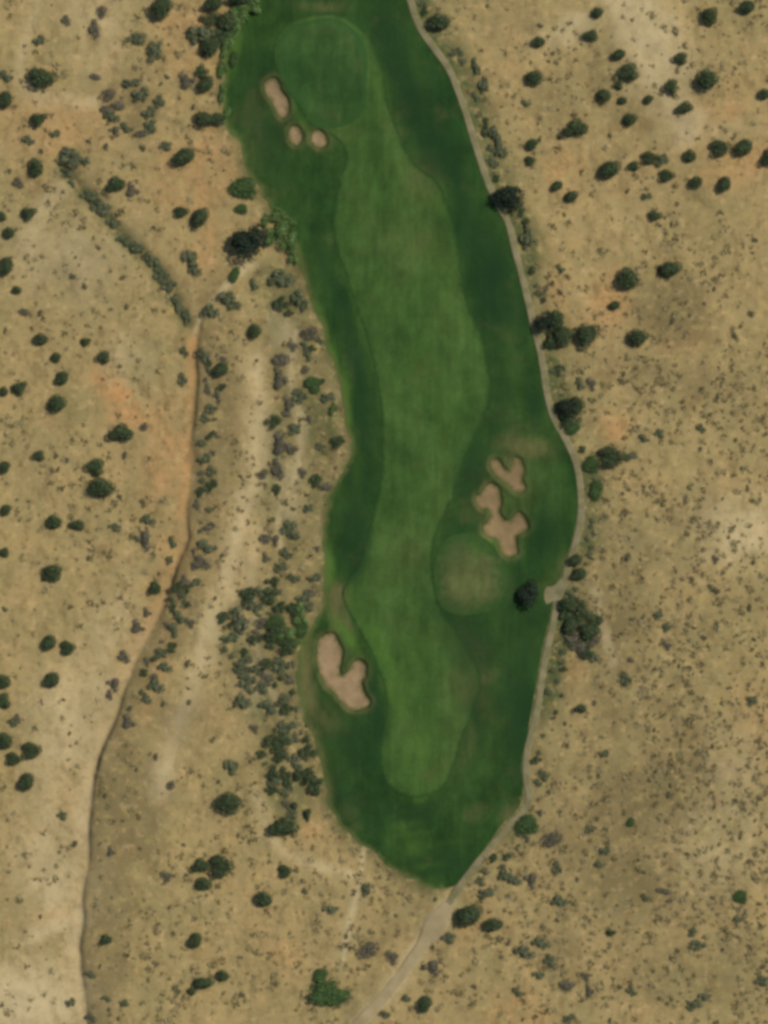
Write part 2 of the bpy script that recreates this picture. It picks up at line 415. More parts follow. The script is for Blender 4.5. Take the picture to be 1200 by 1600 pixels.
brown = [(1050,480,60,60,0,.8),(1010,1250,150,80,-25,.7),(950,1000,60,120,10,.5),(1090,590,150,40,10,.4),(1000,180,70,40,0,.4),(190,1230,40,80,10,.6),(325,620,22,120,0,.6),(330,750,20,60,0,.4),(300,930,26,50,25,.5),(1045,475,42,34,0,.75),(950,960,40,80,15,.6),(1000,1240,120,60,-25,.65),(990,1370,90,90,0,.6),(1060,600,120,40,0,.25),(205,1270,52,130,0,.62),
         (175,1480,36,130,0,.6),(345,640,36,110,0,.5),(275,1130,56,60,20,.55),(250,1000,26,90,22,.3),(940,110,30,80,15,.35),(1010,195,60,22,0,.4),(860,150,45,45,0,.3),
         (1100,1400,60,60,0,.35),(1010,1520,120,60,0,.2),(205,160,40,50,0,.5),(90,290,60,30,0,.3),(1020,1130,90,60,0,.35),(900,1330,40,60,0,.35),
         (1080,800,70,40,0,.25),(115,430,50,60,0,.2),(880,1480,50,60,0,.3),(1150,1500,50,60,0,.25),(640,1440,60,40,0,.2),(320,480,16,50,20,.5),(210,385,60,14,40,.45)]  # darker brown patches over the slopes and beside the wash
veg = [(95,395,80,80,0,.22),(120,640,34,30,0,.3),(380,1240,60,60,0,.2),(940,40,40,30,0,.25),(1100,980,120,50,-10,.22),(1100,1530,90,50,0,.25)]
soil = np.zeros((ny * nx, 4), np.float32)
core = (np.abs(GX) < 190) & (np.abs(GY) < 240)
soil[:, 0] = blobs(GX, GY, pale).ravel(); soil[:, 1] = blobs(GX, GY, orange).ravel(); soil[:, 2] = blobs(GX, GY, brown).ravel()
vg = blobs(GX, GY, veg)
rs = sdf(GX, GY, rough_w, 16.0)
out = np.clip(-rs, 0, 1e3)
vg = np.maximum(vg, 0.85 * np.exp(-(out / 2.6) ** 1.5))
pd = seg_dist(GX, GY, path_w, side=True, limit=20.0)
pyy = 800 - GY / S
vg = np.maximum(vg, (1.35 - 0.7 * smooth(1050, 1150, pyy)) * np.clip(.8 + fbm(GX, GY, 10, 2, 87), .3, 1.2) * np.exp(-(np.abs(pd - 1.5) / 6.0) ** 2))
ts = sdf(GX, GY, thick_w, 12.0)
vg = np.maximum(vg, 0.62 * smooth(-5, 4, ts) * (0.55 + 0.9 * np.clip(fbm(GX, GY, 9, 3, 77) + .45, 0, 1)))
dd = seg_dist(GX, GY, ditch_w, limit=14.0); vg = np.maximum(vg, 0.95 * np.exp(-(dd / 2.6) ** 2))
tk = seg_dist(GX, GY, track_w, limit=14.0)
soil[:, 0] = np.maximum(soil[:, 0], 0.6 * np.exp(-(tk.ravel() / 2.6) ** 2)); vg = vg * (1 - 0.8 * np.exp(-(tk / 3.0) ** 2))
bd = seg_dist(GX, GY, bank_w, side=True, limit=40.0)
band = ((bd > -9) & (bd < 0.2)) * smooth(470, 540, pyy)
stripd = np.clip(.85 + 1.1 * fbm(GX, GY, 12, 2, 83), .2, 1.3) * np.exp(-((np.minimum(bd, 0) + 1.8) / (2.6 + 2.2 * smooth(950, 1250, pyy))) ** 2) * (bd < 0) * smooth(470, 540, pyy)
soil[:, 1] = np.maximum(soil[:, 1], (0.75 * stripd * (1 - smooth(950, 1200, pyy) * .5)).ravel())
soil[:, 0] = np.maximum(soil[:, 0], (0.5 * stripd * smooth(900, 1100, pyy)).ravel())
east = smooth(0.1, 0.9, bd) * np.exp(-(np.maximum(bd, 0) / 7.0) ** 2) * smooth(470, 540, pyy) * (bd > 0) * (bd < 35)
soil[:, 2] = np.maximum(soil[:, 2], (0.7 * east).ravel())
def stroke(pts, wid, amt):
    q = seg_dist(GX, GY, spline(pts, False, 3.0), limit=20.0)
    wv = wid * S * (1 + 0.9 * fbm(GX, GY, 9, 2, 55))
    return (amt * np.exp(-(q / wv) ** 2)).ravel()
for pts_, wid, amt in [([(250,1230),(282,1120),(318,1020),(345,930),(366,850),(385,780),(405,720),(405,640),(400,560)], 17, .5),
                       ([(568,1330),(560,1390),(546,1440),(536,1500)], 5, .7), ([(305,515),(318,488),(345,455),(372,428),(392,415)], 6, .7),
                       ([(462,520),(455,600),(470,660),(462,740),(436,800),(440,860)], 7, .55), ([(930,925),(945,980),(960,1035)], 5, .6),
                       ([(955,-10),(985,60),(1030,130),(1070,205)], 22, .6), ([(100,290),(62,330),(48,400)], 12, .4), ([(400,1240),(440,1330),(560,1370)], 9, .35),
                       ([(60,0),(30,120),(70,150),(150,160)], 12, .35), ([(420,900),(400,1000),(440,1120)], 6, .5)]:
    soil[:, 0] = np.maximum(soil[:, 0], stroke(pts_, wid, amt))
for pts_, wid, amt in [([(170,1200),(160,1280),(158,1400),(160,1600)], 20, .45), ([(330,560),(325,700),(325,820),(290,920)], 12, .5), ([(985,90),(1000,170),(960,260)], 10, .35),
                       ([(1020,390),(1080,450),(1120,560),(1180,600)], 14, .3), ([(900,1200),(980,1300),(1060,1330),(1180,1480)], 14, .3)]:
    soil[:, 2] = np.maximum(soil[:, 2], stroke(pts_, wid, amt))
soil[:, 3] = vg.ravel()
me = mesh_np('desert_ground', np.stack([GX, GY, GZ], -1).reshape(-1, 3), F, M_DESERT, {'soil': soil})
tag(link(bpy.data.objects.new('desert_ground', me)), kind='structure')

# ------------------------------------------------------------------ turf, bunkers, paths (sheets that follow the land)
t_brown = [(478,1060,16,70,0,.8),(484,1170,18,60,-10,.75),(500,1225,14,40,-15,.5),(470,1020,8,40,0,.6),(720,1070,34,40,0,.25),(822,700,38,20,5,.75),(800,722,20,30,40,.5),(528,938,15,26,-10,.8),(548,965,8,26,-25,.4),(730,1085,18,26,0,.35),(755,1060,22,14,-20,.3),
           (500,1120,34,22,20,.4),(478,1050,12,50,0,.6),(660,290,26,34,0,.3),(395,300,10,40,-20,.35),(505,12,40,7,0,.35),(395,210,20,60,0,.18),
           (880,890,10,22,15,.45),(800,1275,16,22,40,.6),(500,545,8,60,-18,.4),(470,420,8,50,-15,.4),(535,650,6,50,-8,.35),(640,380,50,50,0,.12),
           (725,1150,16,60,0,.2),(640,870,28,34,0,.12),(485,1150,14,60,-15,.5),(540,212,30,6,-12,.22),(800,760,60,50,0,.12),(730,1060,40,60,0,.15)]
t_lime = [(640,1303,40,6,-4,.35),(662,1329,44,5,-14,.3),(664,1356,30,6,-6,.25),(350,120,7,60,5,.5),(372,30,12,40,15,.5),(362,200,6,40,-18,.4),(655,560,30,60,0,.15),(700,640,22,70,0,.15),(560,720,8,60,0,.2),(800,560,8,80,-10,.15),(752,850,26,18,0,.8),(592,130,10,44,-12,.35),(538,640,10,66,-10,1.0),(518,560,10,44,-18,.8),(498,500,9,36,-18,.6),(514,890,9,38,0,.9),(458,400,10,34,-18,.8),(540,985,12,46,-32,.75),(556,945,14,34,-30,.35),(590,1005,14,60,-26,.55),
          (620,1080,18,50,-10,.6),(650,1180,34,60,0,.35),(640,1050,24,60,0,.25),(470,185,7,24,-28,.35),(368,60,12,60,10,.45),(392,20,30,20,0,.25),(650,1320,30,22,0,.35),
          (625,1290,26,8,-10,.35),(500,1215,10,50,0,.35),(470,1000,8,26,0,.3),(560,500,8,80,-18,.3),(735,520,10,60,-15,.2),(458,385,10,22,-20,.7),(840,690,20,14,30,.3),(860,560,6,90,-5,.2),
          (655,1245,26,7,-6,.3),(600,470,18,30,0,.25),(690,440,25,60,-10,.2),(690,310,18,28,0,.35),(440,62,60,20,0,.2),(820,760,50,20,-30,.15)]
t_dark = [(650,170,26,60,-22,.9),(700,260,26,70,-20,.8),(770,440,28,90,-14,.9),(835,640,14,60,-10,.5),(560,600,14,120,-3,.8),(548,820,20,60,8,.7),(815,1130,22,90,5,.8),(420,220,30,50,-10,.5),(648,1316,40,5,-8,.45),(630,1265,50,6,-5,.4),(735,1010,34,44,0,.8),(745,1090,22,70,0,.6),(700,960,26,40,-20,.5),(640,700,40,16,0,.15),(675,130,14,60,-20,.4),(850,690,0.1,0.1,0,0),(620,90,32,90,-20,.75),(680,240,30,120,-24,.7),(745,390,30,80,-12,.7),(785,480,40,90,-10,.5),(720,820,22,90,20,.3),(560,880,18,60,10,.6),(540,500,15,120,-18,.6),
          (570,640,14,110,0,.6),(560,760,20,60,5,.5),(590,1110,12,60,-10,.55),(560,1160,40,50,0,.4),(800,1090,26,110,0,.55),(830,1010,26,60,0,.35),(400,160,30,70,0,.3),
          (540,1240,24,50,-20,.5),(680,1350,60,22,0,.45),(645,1275,40,6,-8,.5),(780,640,30,60,0,.3),(400,90,20,40,0,.2),(440,270,30,40,-20,.25),(850,840,30,40,0,.35),(598,1075,6,50,-14,.5),
          (840,960,40,30,0,.4),(735,740,26,60,10,.5),(690,1130,20,30,0,.0),(788,930,30,60,30,.3)]

def sheet(name, poly, offset, mat, spacing, dense=None, thick=0.25, attrs=True, edge_inner=None):
    xs = np.arange(poly[:, 0].min(), poly[:, 0].max(), spacing); ys = np.arange(poly[:, 1].min(), poly[:, 1].max(), spacing)
    X, Y = np.meshgrid(xs, ys); X = X.ravel() + rng.uniform(-.15, .15, X.size) * spacing; Y = Y.ravel() + rng.uniform(-.15, .15, Y.size) * spacing
    pts = [np.stack([X, Y], -1)]
    for (b, r, sp) in (dense or []):
        lo = b.min(0) - r; hi = b.max(0) + r
        x2, y2 = np.meshgrid(np.arange(lo[0], hi[0], sp), np.arange(lo[1], hi[1], sp)); x2 = x2.ravel(); y2 = y2.ravel()
        near = sdf(x2, y2, b) > -r
        pts[0] = pts[0][sdf(pts[0][:, 0], pts[0][:, 1], b, r + 1) < -r]
        pts.append(np.stack([x2[near], y2[near]], -1))
    P = np.concatenate(pts)
    P = P[sdf(P[:, 0], P[:, 1], poly, 400) > spacing * 0.35]
    n = len(poly)
    allp = np.concatenate([poly, P])
    vo, _, fo, _, _, _ = delaunay_2d_cdt([Vector(p) for p in allp], [], [list(range(n))], 1, 1e-5)
    V = np.array([(v.x, v.y) for v in vo]); Ft = np.array([f for f in fo if len(f) == 3])
    a, b, c = V[Ft[:, 0]], V[Ft[:, 1]], V[Ft[:, 2]]
    area = (b[:, 0] - a[:, 0]) * (c[:, 1] - a[:, 1]) - (b[:, 1] - a[:, 1]) * (c[:, 0] - a[:, 0])
    Ft[area < 0] = Ft[area < 0][:, ::-1]
    Z = height(V[:, 0], V[:, 1]) + offset
    e = np.abs(seg_dist(V[:, 0], V[:, 1], poly, True))
    # skirt: the sheet's own thickness
    ed = {}
    for f in Ft:
        for q in ((f[0], f[1]), (f[1], f[2]), (f[2], f[0])):
            k = (min(q), max(q)); ed[k] = None if k in ed else (q[0], q[1])
    bd_ = [v for v in ed.values() if v is not None]
    low = {}
    V3 = np.column_stack([V, Z]); extra = []; ex_e = []
    for q in bd_:
        for i in q:
            if i not in low:
                low[i] = len(V3) + len(extra); extra += [(V[i, 0], V[i, 1], Z[i]), (V[i, 0], V[i, 1], Z[i] - thick)]; ex_e += [0, 0]
    sk = []
    for i, j in bd_: a_, b_ = low[i], low[j]; sk += [(b_, a_, a_ + 1), (b_, a_ + 1, b_ + 1)]
    V3 = np.concatenate([V3, np.array(extra)]); Ft = np.concatenate([Ft, np.array(sk)]); e = np.concatenate([e, ex_e])
    if name == 'rough_turf':       # crisp along the cart path, ragged where grass thins out into the desert
        e = e * (1 + 5 * (np.abs(seg_dist(V3[:, 0], V3[:, 1], path_w, limit=12)) < 4.0))
    at = {'edge': e}
    if attrs:
        tm = np.zeros((len(V3), 4), np.float32); tm[:, 3] = 1
        tm[:, 0] = blobs(V3[:, 0], V3[:, 1], t_brown, 4); tm[:, 1] = blobs(V3[:, 0], V3[:, 1], t_lime, 3); tm[:, 2] = blobs(V3[:, 0], V3[:, 1], t_dark, 5)
        if name == 'rough_turf':
            for b_ in bunk_w.values():
                q = sdf(V3[:, 0], V3[:, 1], b_, 5.0); tm[:, 0] = np.maximum(tm[:, 0], 0.4 * np.exp(-((q + .6) / 1.1) ** 2))
        at['turf'] = tm
    me = mesh_np(name, V3, Ft, mat, at)
    return link(bpy.data.objects.new(name, me))

dens = [(b, 2.2, 0.42) for b in bunk_w.values()]
tag(sheet('rough_turf', rough_w, 0.04, M_ROUGH, 1.1, dens), kind='structure')
tag(sheet('fairway_turf', fair_w, 0.08, M_FAIR, 1.1, thick=.12), kind='structure')
tag(sheet('putting_green', green1_w, 0.12, M_GREEN, 1.1, thick=.1), kind='structure')
tag(sheet('putting_green', green2_w, 0.12, M_GREEN2, 1.1, thick=.1), kind='structure')
for k, b in bunk_w.items():
    o = sheet('sand_bunker', b, 0.12, M_SANDB if ('cross' in k) else M_SAND, 0.55, thick=.1, attrs=False)
    tag(o, k, kind='structure')

def ribbon(name, C, width, offset, mat, wfun=None, seed=0):
    T = np.gradient(C, axis=0); T /= np.linalg.norm(T, axis=1)[:, None]; N = np.stack([-T[:, 1], T[:, 0]], -1)
    n = len(C); s = np.arange(n)
    w = width * (1 + 0.16 * fbm(s * 1.0, s * 0 + seed, 7, 2, seed)) * (wfun(C) if wfun else 1)
    cols = []
    for j, u in enumerate((-1.04, -1, -.6, 0, .6, 1, 1.04)):
        off = 0.5 * w + (0.22 * fbm(s * 1.0, s * 0 + j * 5, 3, 2, seed + 3) if abs(u) >= 1 else 0)
        xy = C + N * (u * off)[:, None]
        z = height(xy[:, 0], xy[:, 1]) + (offset if abs(u) <= 1 else -0.2)
        cols.append(np.column_stack([xy, z]))
    V = np.stack(cols, 1).reshape(-1, 3); m = 7; f = []
    for i in range(n - 1):
        for j in range(m - 1): f.append((i * m + j, i * m + j + 1 - 0, (i + 1) * m + j + 1, (i + 1) * m + j))
    F_ = np.array(f)[:, ::-1]
    return link(bpy.data.objects.new(name, mesh_np(name, V, F_, mat)))
tag(ribbon('cart_path', path_w, 2.1, 0.14, M_PATH, seed=3), kind='structure')
def tw(C):
    py = 800 - C[:, 1] / S
    return 1.0 + 1.3 * np.exp(-((py - 1446) / 22.0) ** 2)
tag(ribbon('dirt_track', track_w, 3.3, 0.10, M_TRACK, tw, seed=9), kind='structure')
pad = spline([(850,930),(854,918),(866,915),(876,904),(888,900),(890,912),(880,926),(872,938),(862,940),(854,944)], True, 0.7)
tag(sheet('path_junction', pad, 0.17, M_PATH, 0.8, thick=.2, attrs=False), kind='structure')

# ------------------------------------------------------------------ plants
def foliage(nleaf, lobes, leaf, flat=0.75, seed=0, spread=0.62, lobe_r=(.34, .52), fray=.08):
    """leaf-sized faces spread through several clumps; unit radius, base on z=0"""
    r = np.random.default_rng(seed)
    cen = []; rad = []
    for i in range(lobes):
        a = r.uniform(0, 2 * math.pi) if i else 0; q = spread * math.sqrt(r.uniform(0.05, 1)) if i else 0
        rr = r.uniform(*lobe_r) * (1.15 if i == 0 else 1)
        cen.append((q * math.cos(a), q * math.sin(a), flat * (0.55 + r.uniform(-.12, .3) * (1 - q)))); rad.append(rr)
    cen = np.array(cen); rad = np.array(rad)
    k = r.choice(lobes, nleaf, p=rad ** 2 / (rad ** 2).sum())
    d = r.normal(size=(nleaf, 3)); d /= np.linalg.norm(d, axis=1)[:, None]; d[:, 2] = np.where(d[:, 2] < -.35, -d[:, 2], d[:, 2])
    rr = rad[k] * (0.55 + 0.5 * r.uniform(0, 1, nleaf) ** 0.6)
    stray = r.uniform(0, 1, nleaf) < fray; rr[stray] *= r.uniform(1.1, 1.55, int(stray.sum()))
    P = cen[k] + d * rr[:, None] * np.array([1, 1, flat])
    P[:, 2] = np.maximum(P[:, 2], 0.04)
    nrm = d + 0.5 * r.normal(size=(nleaf, 3)); nrm /= np.linalg.norm(nrm, axis=1)[:, None]
    t = np.cross(nrm, r.normal(size=(nleaf, 3))); t /= np.linalg.norm(t, axis=1)[:, None]; b = np.cross(nrm, t)
    s = leaf * r.uniform(.6, 1.3, nleaf)[:, None]; s2 = s * r.uniform(.5, .9, nleaf)[:, None]
    V = np.stack([P - t * s, P - b * s2, P + t * s, P + b * s2], 1).reshape(-1, 3)
    Fq = np.arange(nleaf * 4).reshape(-1, 4)
    v = np.repeat(r.uniform(0, 1, nleaf), 4)
    # twigs running from the root out to every clump, with side shoots
    tw = []
    for c_, r_ in zip(cen, rad):
        for q_ in range(5):
            e_ = c_ + (r.normal(size=3) * r_ * .45 if q_ else 0); a_ = math.atan2(e_[1], e_[0]) + math.pi / 2; n_ = 7
            for k_ in range(n_):
                p0 = e_ * (k_ / n_); p1 = e_ * ((k_ + 1) / n_); w_ = .018 * (1.2 - k_ / n_); o_ = np.array([math.cos(a_), math.sin(a_), 0]) * w_
                tw += [p0 - o_, p0 + o_, p1 + o_ * .8, p1 - o_ * .8]
    V = np.concatenate([V, np.array(tw)]); Fq = np.arange(len(V)).reshape(-1, 4); v = np.concatenate([v, np.full(len(tw), .1)])
    return V, Fq, v
def tube_np(paths, sides=5):
    V = []; Fq = []
    for pts, rads in paths:
        base = len(V); n = len(pts)
        for p, rr in zip(pts, rads):
            for s in range(sides):
                a = 2 * math.pi * s / sides; V.append((p[0] + rr * math.cos(a), p[1] + rr * math.sin(a), p[2]))
        for i in range(n - 1):
            for s in range(sides):
                Fq.append((base + i * sides + s, base + i * sides + (s + 1) % sides, base + (i + 1) * sides + (s + 1) % sides, base + (i + 1) * sides + s))
    return np.array(V), np.array(Fq)
def trunk_mesh(seed, h=0.75):
    r = random.Random(seed); paths = [([(0, 0, -.12), (.02, .01, .2 * h), (.05, -.02, .5 * h), (.04, .0, .8 * h)], (.09, .07, .05, .02))]
    for i in range(5):
        a = i * 1.3 + r.random(); L = r.uniform(.35, .6)
        paths.append(([(.02, 0, .2 * h + .05 * i * h), (L * .5 * math.cos(a), L * .5 * math.sin(a), (.4 + .06 * i) * h), (L * math.cos(a), L * math.sin(a), (.6 + .05 * i) * h)], (.05, .035, .012)))
    V, Fq = tube_np(paths); return mesh_np('trunk', V, Fq, M_BARK)
def fol_mesh(name, mat, *a, **k):
    V, Fq, v = foliage(*a, **k); return mesh_np(name, V, Fq, mat, {'leaf': v}, False)

JUN = [fol_mesh('crown', M_JUN, 2300, n, .062, flat=.95, seed=100 + i, spread=.58, lobe_r=(.34, .54)) for i, n in enumerate((5, 6, 7, 8, 6, 9, 5, 7))]
GRN = [fol_mesh('crown', M_GRN, 2300, n, .060, flat=.8, seed=200 + i, spread=.52, lobe_r=(.4, .56)) for i, n in enumerate((6, 8, 9, 7))]
DKJ = [fol_mesh('crown', M_DARK, 2400, n, .06, flat=.95, seed=150 + i, spread=.5, lobe_r=(.4, .56)) for i, n in enumerate((6, 8))]
LIM = [fol_mesh('lime_bush', M_LIME, 700, n, .08, flat=.7, seed=250 + i, spread=.7, lobe_r=(.28, .46)) for i, n in enumerate((6, 8, 7))]
SAG = [fol_mesh('shrub', M_SAGE, 900, n, .078, flat=.6, seed=300 + i, spread=.82, lobe_r=(.2, .42), fray=.25) for i, n in enumerate((6, 8, 9, 7, 10, 8))]
BRU = [fol_mesh('brush', M_BRUSH, 620, n, .078, flat=.5, seed=400 + i, spread=.66, lobe_r=(.28, .44), fray=.3) for i, n in enumerate((7, 8, 9, 6))]
DRK = [fol_mesh('thicket', M_JUN, 1000, n, .075, flat=.8, seed=500 + i, spread=.74, lobe_r=(.24, .46), fray=.2) for i, n in enumerate((6, 8, 7, 9))]
TRK = [trunk_mesh(i) for i in range(3)]

# (x, y, half width, half height) in pixels, read off the photograph
junipers = [
 (68,127,23,20),(62,188,14,13),(10,157,16,15),(57,262,13,17),(46,334,13,13),(13,362,11,12),(1,338,8,10),(250,14,23,20),(288,245,24,17),(178,290,18,14),
 (283,330,14,10),(312,342,17,20),(322,190,18,15),(340,186,13,12),(328,78,18,17),(354,34,19,20),(322,132,17,17),(394,380,34,30),(335,8,22,13),(376,2,25,11),
 (933,22,11,10),(921,55,13,11),(840,65,13,11),(832,124,16,14),(967,85,14,11),(981,117,20,17),(944,153,15,14),(973,157,9,7),(1012,155,10,8),(1048,138,12,14),
 (1068,167,14,11),(1063,93,13,11),(1103,129,20,19),(1107,27,15,16),(1168,13,17,12),(1193,146,13,11),(984,188,14,11),(896,202,22,16),(829,226,13,10),(828,250,10,9),
 (951,267,21,19),(990,261,11,9),(1015,245,16,12),(1042,273,14,11),(1077,242,13,13),(1124,230,18,16),(1161,231,19,18),(1199,248,13,17),(1087,284,12,11),(1131,288,14,16),
 (1024,339,11,10),(870,290,13,10),(892,308,14,12),(791,313,28,24),(683,34,23,18),(966,135,9,8),
 (981,437,20,20),(1045,422,23,16),(960,477,12,9),(918,525,20,24),(995,530,19,15),(846,506,20,17),(868,497,15,16),(877,527,20,18),(858,536,11,13),
 (881,640,16,19),(902,632,12,18),(955,712,24,20),(827,928,21,24),(899,875,14,13),(906,898,17,11),(885,945,15,14),(889,980,15,18),(920,990,15,19),
 (955,1457,9,6),(905,1107,11,8),
 (440,1290,25,19),(445,1360,12,13),(411,1402,18,16),(731,1431,28,22),(768,1442,20,14),(662,1568,14,16),(460,1261,7,8),(481,1273,6,12),(465,1213,8,10),
 (44,1222,16,16),(358,1252,25,20),(311,1353,16,13),(346,1350,21,22),(319,1381,16,12),(307,1470,14,14),(165,1468,11,10),(316,1537,21,12),(347,1523,13,12),(300,1551,9,8),
 (82,814,16,14),(118,819,13,10),(5,862,9,10),(80,896,18,16),(7,797,12,10),(240,920,11,13),(76,1004,16,16),(105,1011,14,14),(83,1063,17,14),(6,1065,14,13),(6,1098,13,15),
 (8,1158,15,15),(22,1184,14,12),(50,1170,17,16),(10,417,17,16),(26,453,9,7),(62,528,15,12),(87,557,10,9),(134,534,9,8),(161,560,12,12),(98,591,14,12),
 (31,606,14,12),(5,610,9,10),(88,633,17,16),(186,677,22,16),(60,714,11,10),(5,730,12,11),(148,732,17,16),(159,762,23,17),(345,577,17,15),(397,520,13,14)]
greens = [(378,297,25,22),(376,328,12,10),(512,1554,38,24),(499,1527,17,13),(822,1290,20,20),(893,668,15,14),(366,430,11,14),(488,602,15,16),
          (930,768,15,18),(922,728,14,18),(984,1284,9,8),(1155,1402,13,13),(450,352,12,12),(370,40,10,16),(365,95,10,14),(430,975,18,16),(470,985,16,14),(455,1005,18,14)]
shrubs = [(212,60,16,11),(240,80,14,20),(315,50,22,20),(300,60,12,16),(258,228,10,9),(115,250,25,16),(137,305,15,10),(155,325,16,13),(175,347,12,10),(193,376,14,11),(214,390,12,10),
          (236,405,14,13),(249,430,11,15),(263,446,14,11),(275,474,10,17),(289,495,8,14),(105,268,12,10),(42,220,11,9),(8,120,12,12),(60,65,11,12),(175,185,14,12),(195,200,12,10),
          (218,150,14,18),(232,178,12,14),(205,130,16,10),(1011,306,10,8),(1034,250,12,14),(820,162,10,7),(775,215,13,22),(783,240,11,18),(822,375,12,24),(755,135,9,18),(742,105,8,16),
          (985,713,12,10),(1029,677,8,9),(1094,670,8,9),(1004,685,11,7),(875,420,8,9),(905,600,10,12),(178,823,10,7),(230,815,12,12),(268,848,8,12),(263,875,7,8),(320,855,18,14),
          (355,470,20,16),(330,490,14,16),(320,555,12,14),(286,550,8,10),(285,595,8,12),(319,718,11,11),(330,640,11,9),(440,440,22,20),(466,472,13,20),(280,965,13,12),(272,985,10,14),
          (250,1020,12,10),(258,1045,12,11),(245,1075,14,15),(230,1095,9,10),(375,968,18,22),(358,998,16,12),(392,948,16,14),(375,1040,12,16),(387,1065,14,16),(380,1100,14,16),
          (360,1195,12,18),(515,1420,13,9),(571,1390,8,13),(635,1562,8,9),(602,1585,10,8),(700,1464,11,10),(875,1410,14,12),(820,1490,18,13),(845,1475,16,12),(858,1500,9,12),
          (840,1522,10,9),(808,1550,12,9),(890,1590,12,9),(1085,1570,14,13),(1100,1556,10,9),(1190,1532,12,9),(985,1550,10,8),(1173,1094,10,9),(978,1063,9,12),(1027,961,9,7),
          (943,1178,9,9),(1040,980,7,9),(1090,1478,14,9),(1082,1455,7,10),(1152,1438,8,8),(805,1378,11,11),(790,1370,12,14),(760,1395,14,12),(870,1358,8,13),(96,1274,8,8),(109,1568,9,10),
          (145,1590,8,10),(140,1522,10,6),(167,1560,9,7),(195,1568,9,7),(20,1130,9,8),(920,1297,7,7),(943,1329,9,10),(935,1352,8,8),(1008,1402,8,8),(302,912,14,9),(420,1105,17,14),
          (445,1092,10,10),(450,1155,12,12),(925,1025,13,12),(895,1008,12,9),(395,100,0,0)]
brushes = [(903,1000,22,14),(925,1000,16,13),(290,127,17,15),(205,297,15,13),(440,560,16,18),(436,592,15,22),(450,632,11,14),(437,695,19,20),(436,732,13,18),(450,702,16,9),(410,742,9,9),(470,740,9,9),(38,486,11,10),
           (225,845,16,17),(318,878,18,13),(213,980,15,12),(228,958,9,9),(195,1026,13,11),(178,1070,14,12),(172,1086,7,9),(200,1128,15,13),(28,1123,9,8),(224,667,8,8),(415,840,12,14),
           (415,872,10,9),(908,1018,20,12),(860,1312,18,14),(843,1270,8,6),(883,1542,14,17),(913,1527,9,9),(920,1548,9,12),(575,1485,20,14),(610,1498,12,13),(676,1512,18,14),
           (830,1375,14,14),(1038,1391,15,8),(1045,1408,7,6),(173,1330,9,9),(257,1370,13,9),(267,1227,8,9),(415,1062,13,12),(452,1066,9,10),(295,975,10,9),(1115,875,7,8),
           (240,1060,8,9),(288,905,8,8),(922,602,9,12),(395,1140,9,8),(1040,1010,9,8),(150,45,12,16),(105,32,10,9),(245,12,0,0),(158,20,10,12)]
darks = [(905,958,20,17),(926,975,15,16),(882,955,14,16),(915,1020,13,11),(868,510,16,14),(886,655,14,15),(330,30,16,14),(345,60,14,14),(312,112,13,12),(428,985,18,14),(448,1012,14,14),(424,992,13,12),(440,1000,10,9),(430,1160,18,16),(437,1180,14,12),(425,1208,12,12),(447,1218,10,12),(418,1040,12,11),(462,955,13,12),(440,950,12,10),(395,1000,9,8)]
limes = [(395,8,20,14),(368,34,14,18),(358,62,13,14),(436,362,18,15),(452,380,14,14),(376,22,14,15),(362,46,10,14),(388,6,15,12),(351,76,8,14),(346,110,8,14),(347,148,7,14),(353,182,7,12),(444,352,14,11),(455,374,11,12),(432,338,12,10),(459,398,8,14),(424,372,11,13),(415,345,9,10),(450,992,14,12),(470,960,12,16),(520,640,6,10)]
junipers = [t for t in junipers if t[2]]; shrubs = [t for t in shrubs if t[2]]; brushes = [t for t in brushes if t[2]]

rnd = random.Random(77)
recs = []
def put(kind, x, y, rx, ry):
    recs.append(dict(kind=kind, x=x, y=y, rx=rx, ry=ry))
for t in junipers: put('juniper_tree', *t)
for t in greens: put('green_bush', *t)
for t in shrubs: put('sage_shrub', *t)
for t in brushes: put('brush_clump', *t)
for t in darks: put('thicket_bush', *t)
for t in limes: put('lime_bush', t[0], t[1], t[2] * 1.25, t[3] * 1.25)
for t in [(168,150,14,12),(183,168,13,14),(236,200,12,14),(222,208,13,10),(180,205,12,9),(165,170,10,12),(250,160,10,12),(395,445,9,11),(85,210,10,9),(102,240,10,12),(30,285,12,9),(150,120,11,9),(295,400,12,20),(305,425,11,14)]: put(('sage_shrub', 'brush_clump')[int(t[0]) % 3 == 0], *t)

taken = [(r['x'], r['y'], max(r['rx'], r['ry'])) for r in recs]
def free(x, y, r, k=0.9):
    return all((x - a) ** 2 + (y - b) ** 2 > ((r + c) * k) ** 2 for a, b, c in taken)
tp = np.array(THICKET, float)
def in_poly(x, y, poly): return bool(inside(np.array([float(x)]), np.array([float(y)]), poly)[0])
rough_px = np.array(ROUGH, float)
# the tangle of bushes along the left edge of the grass
n = 0
while n < 90:
    x, y = rnd.uniform(345, 540), rnd.uniform(415, 1285); r = rnd.uniform(5, 15)
    if y < 880 and rnd.random() < .6: continue
    if not in_poly(x, y, tp) or in_poly(x + r, y, rough_px) or in_poly(x, y, rough_px) or not free(x, y, r, .5): continue
    k = rnd.choices(('sage_shrub', 'thicket_bush', 'brush_clump'), (5, 3, 2))[0]
    put(k, x, y, r, r * rnd.uniform(.75, 1.2)); taken.append((x, y, r)); recs[-1]['wild'] = 'thicket'; n += 1
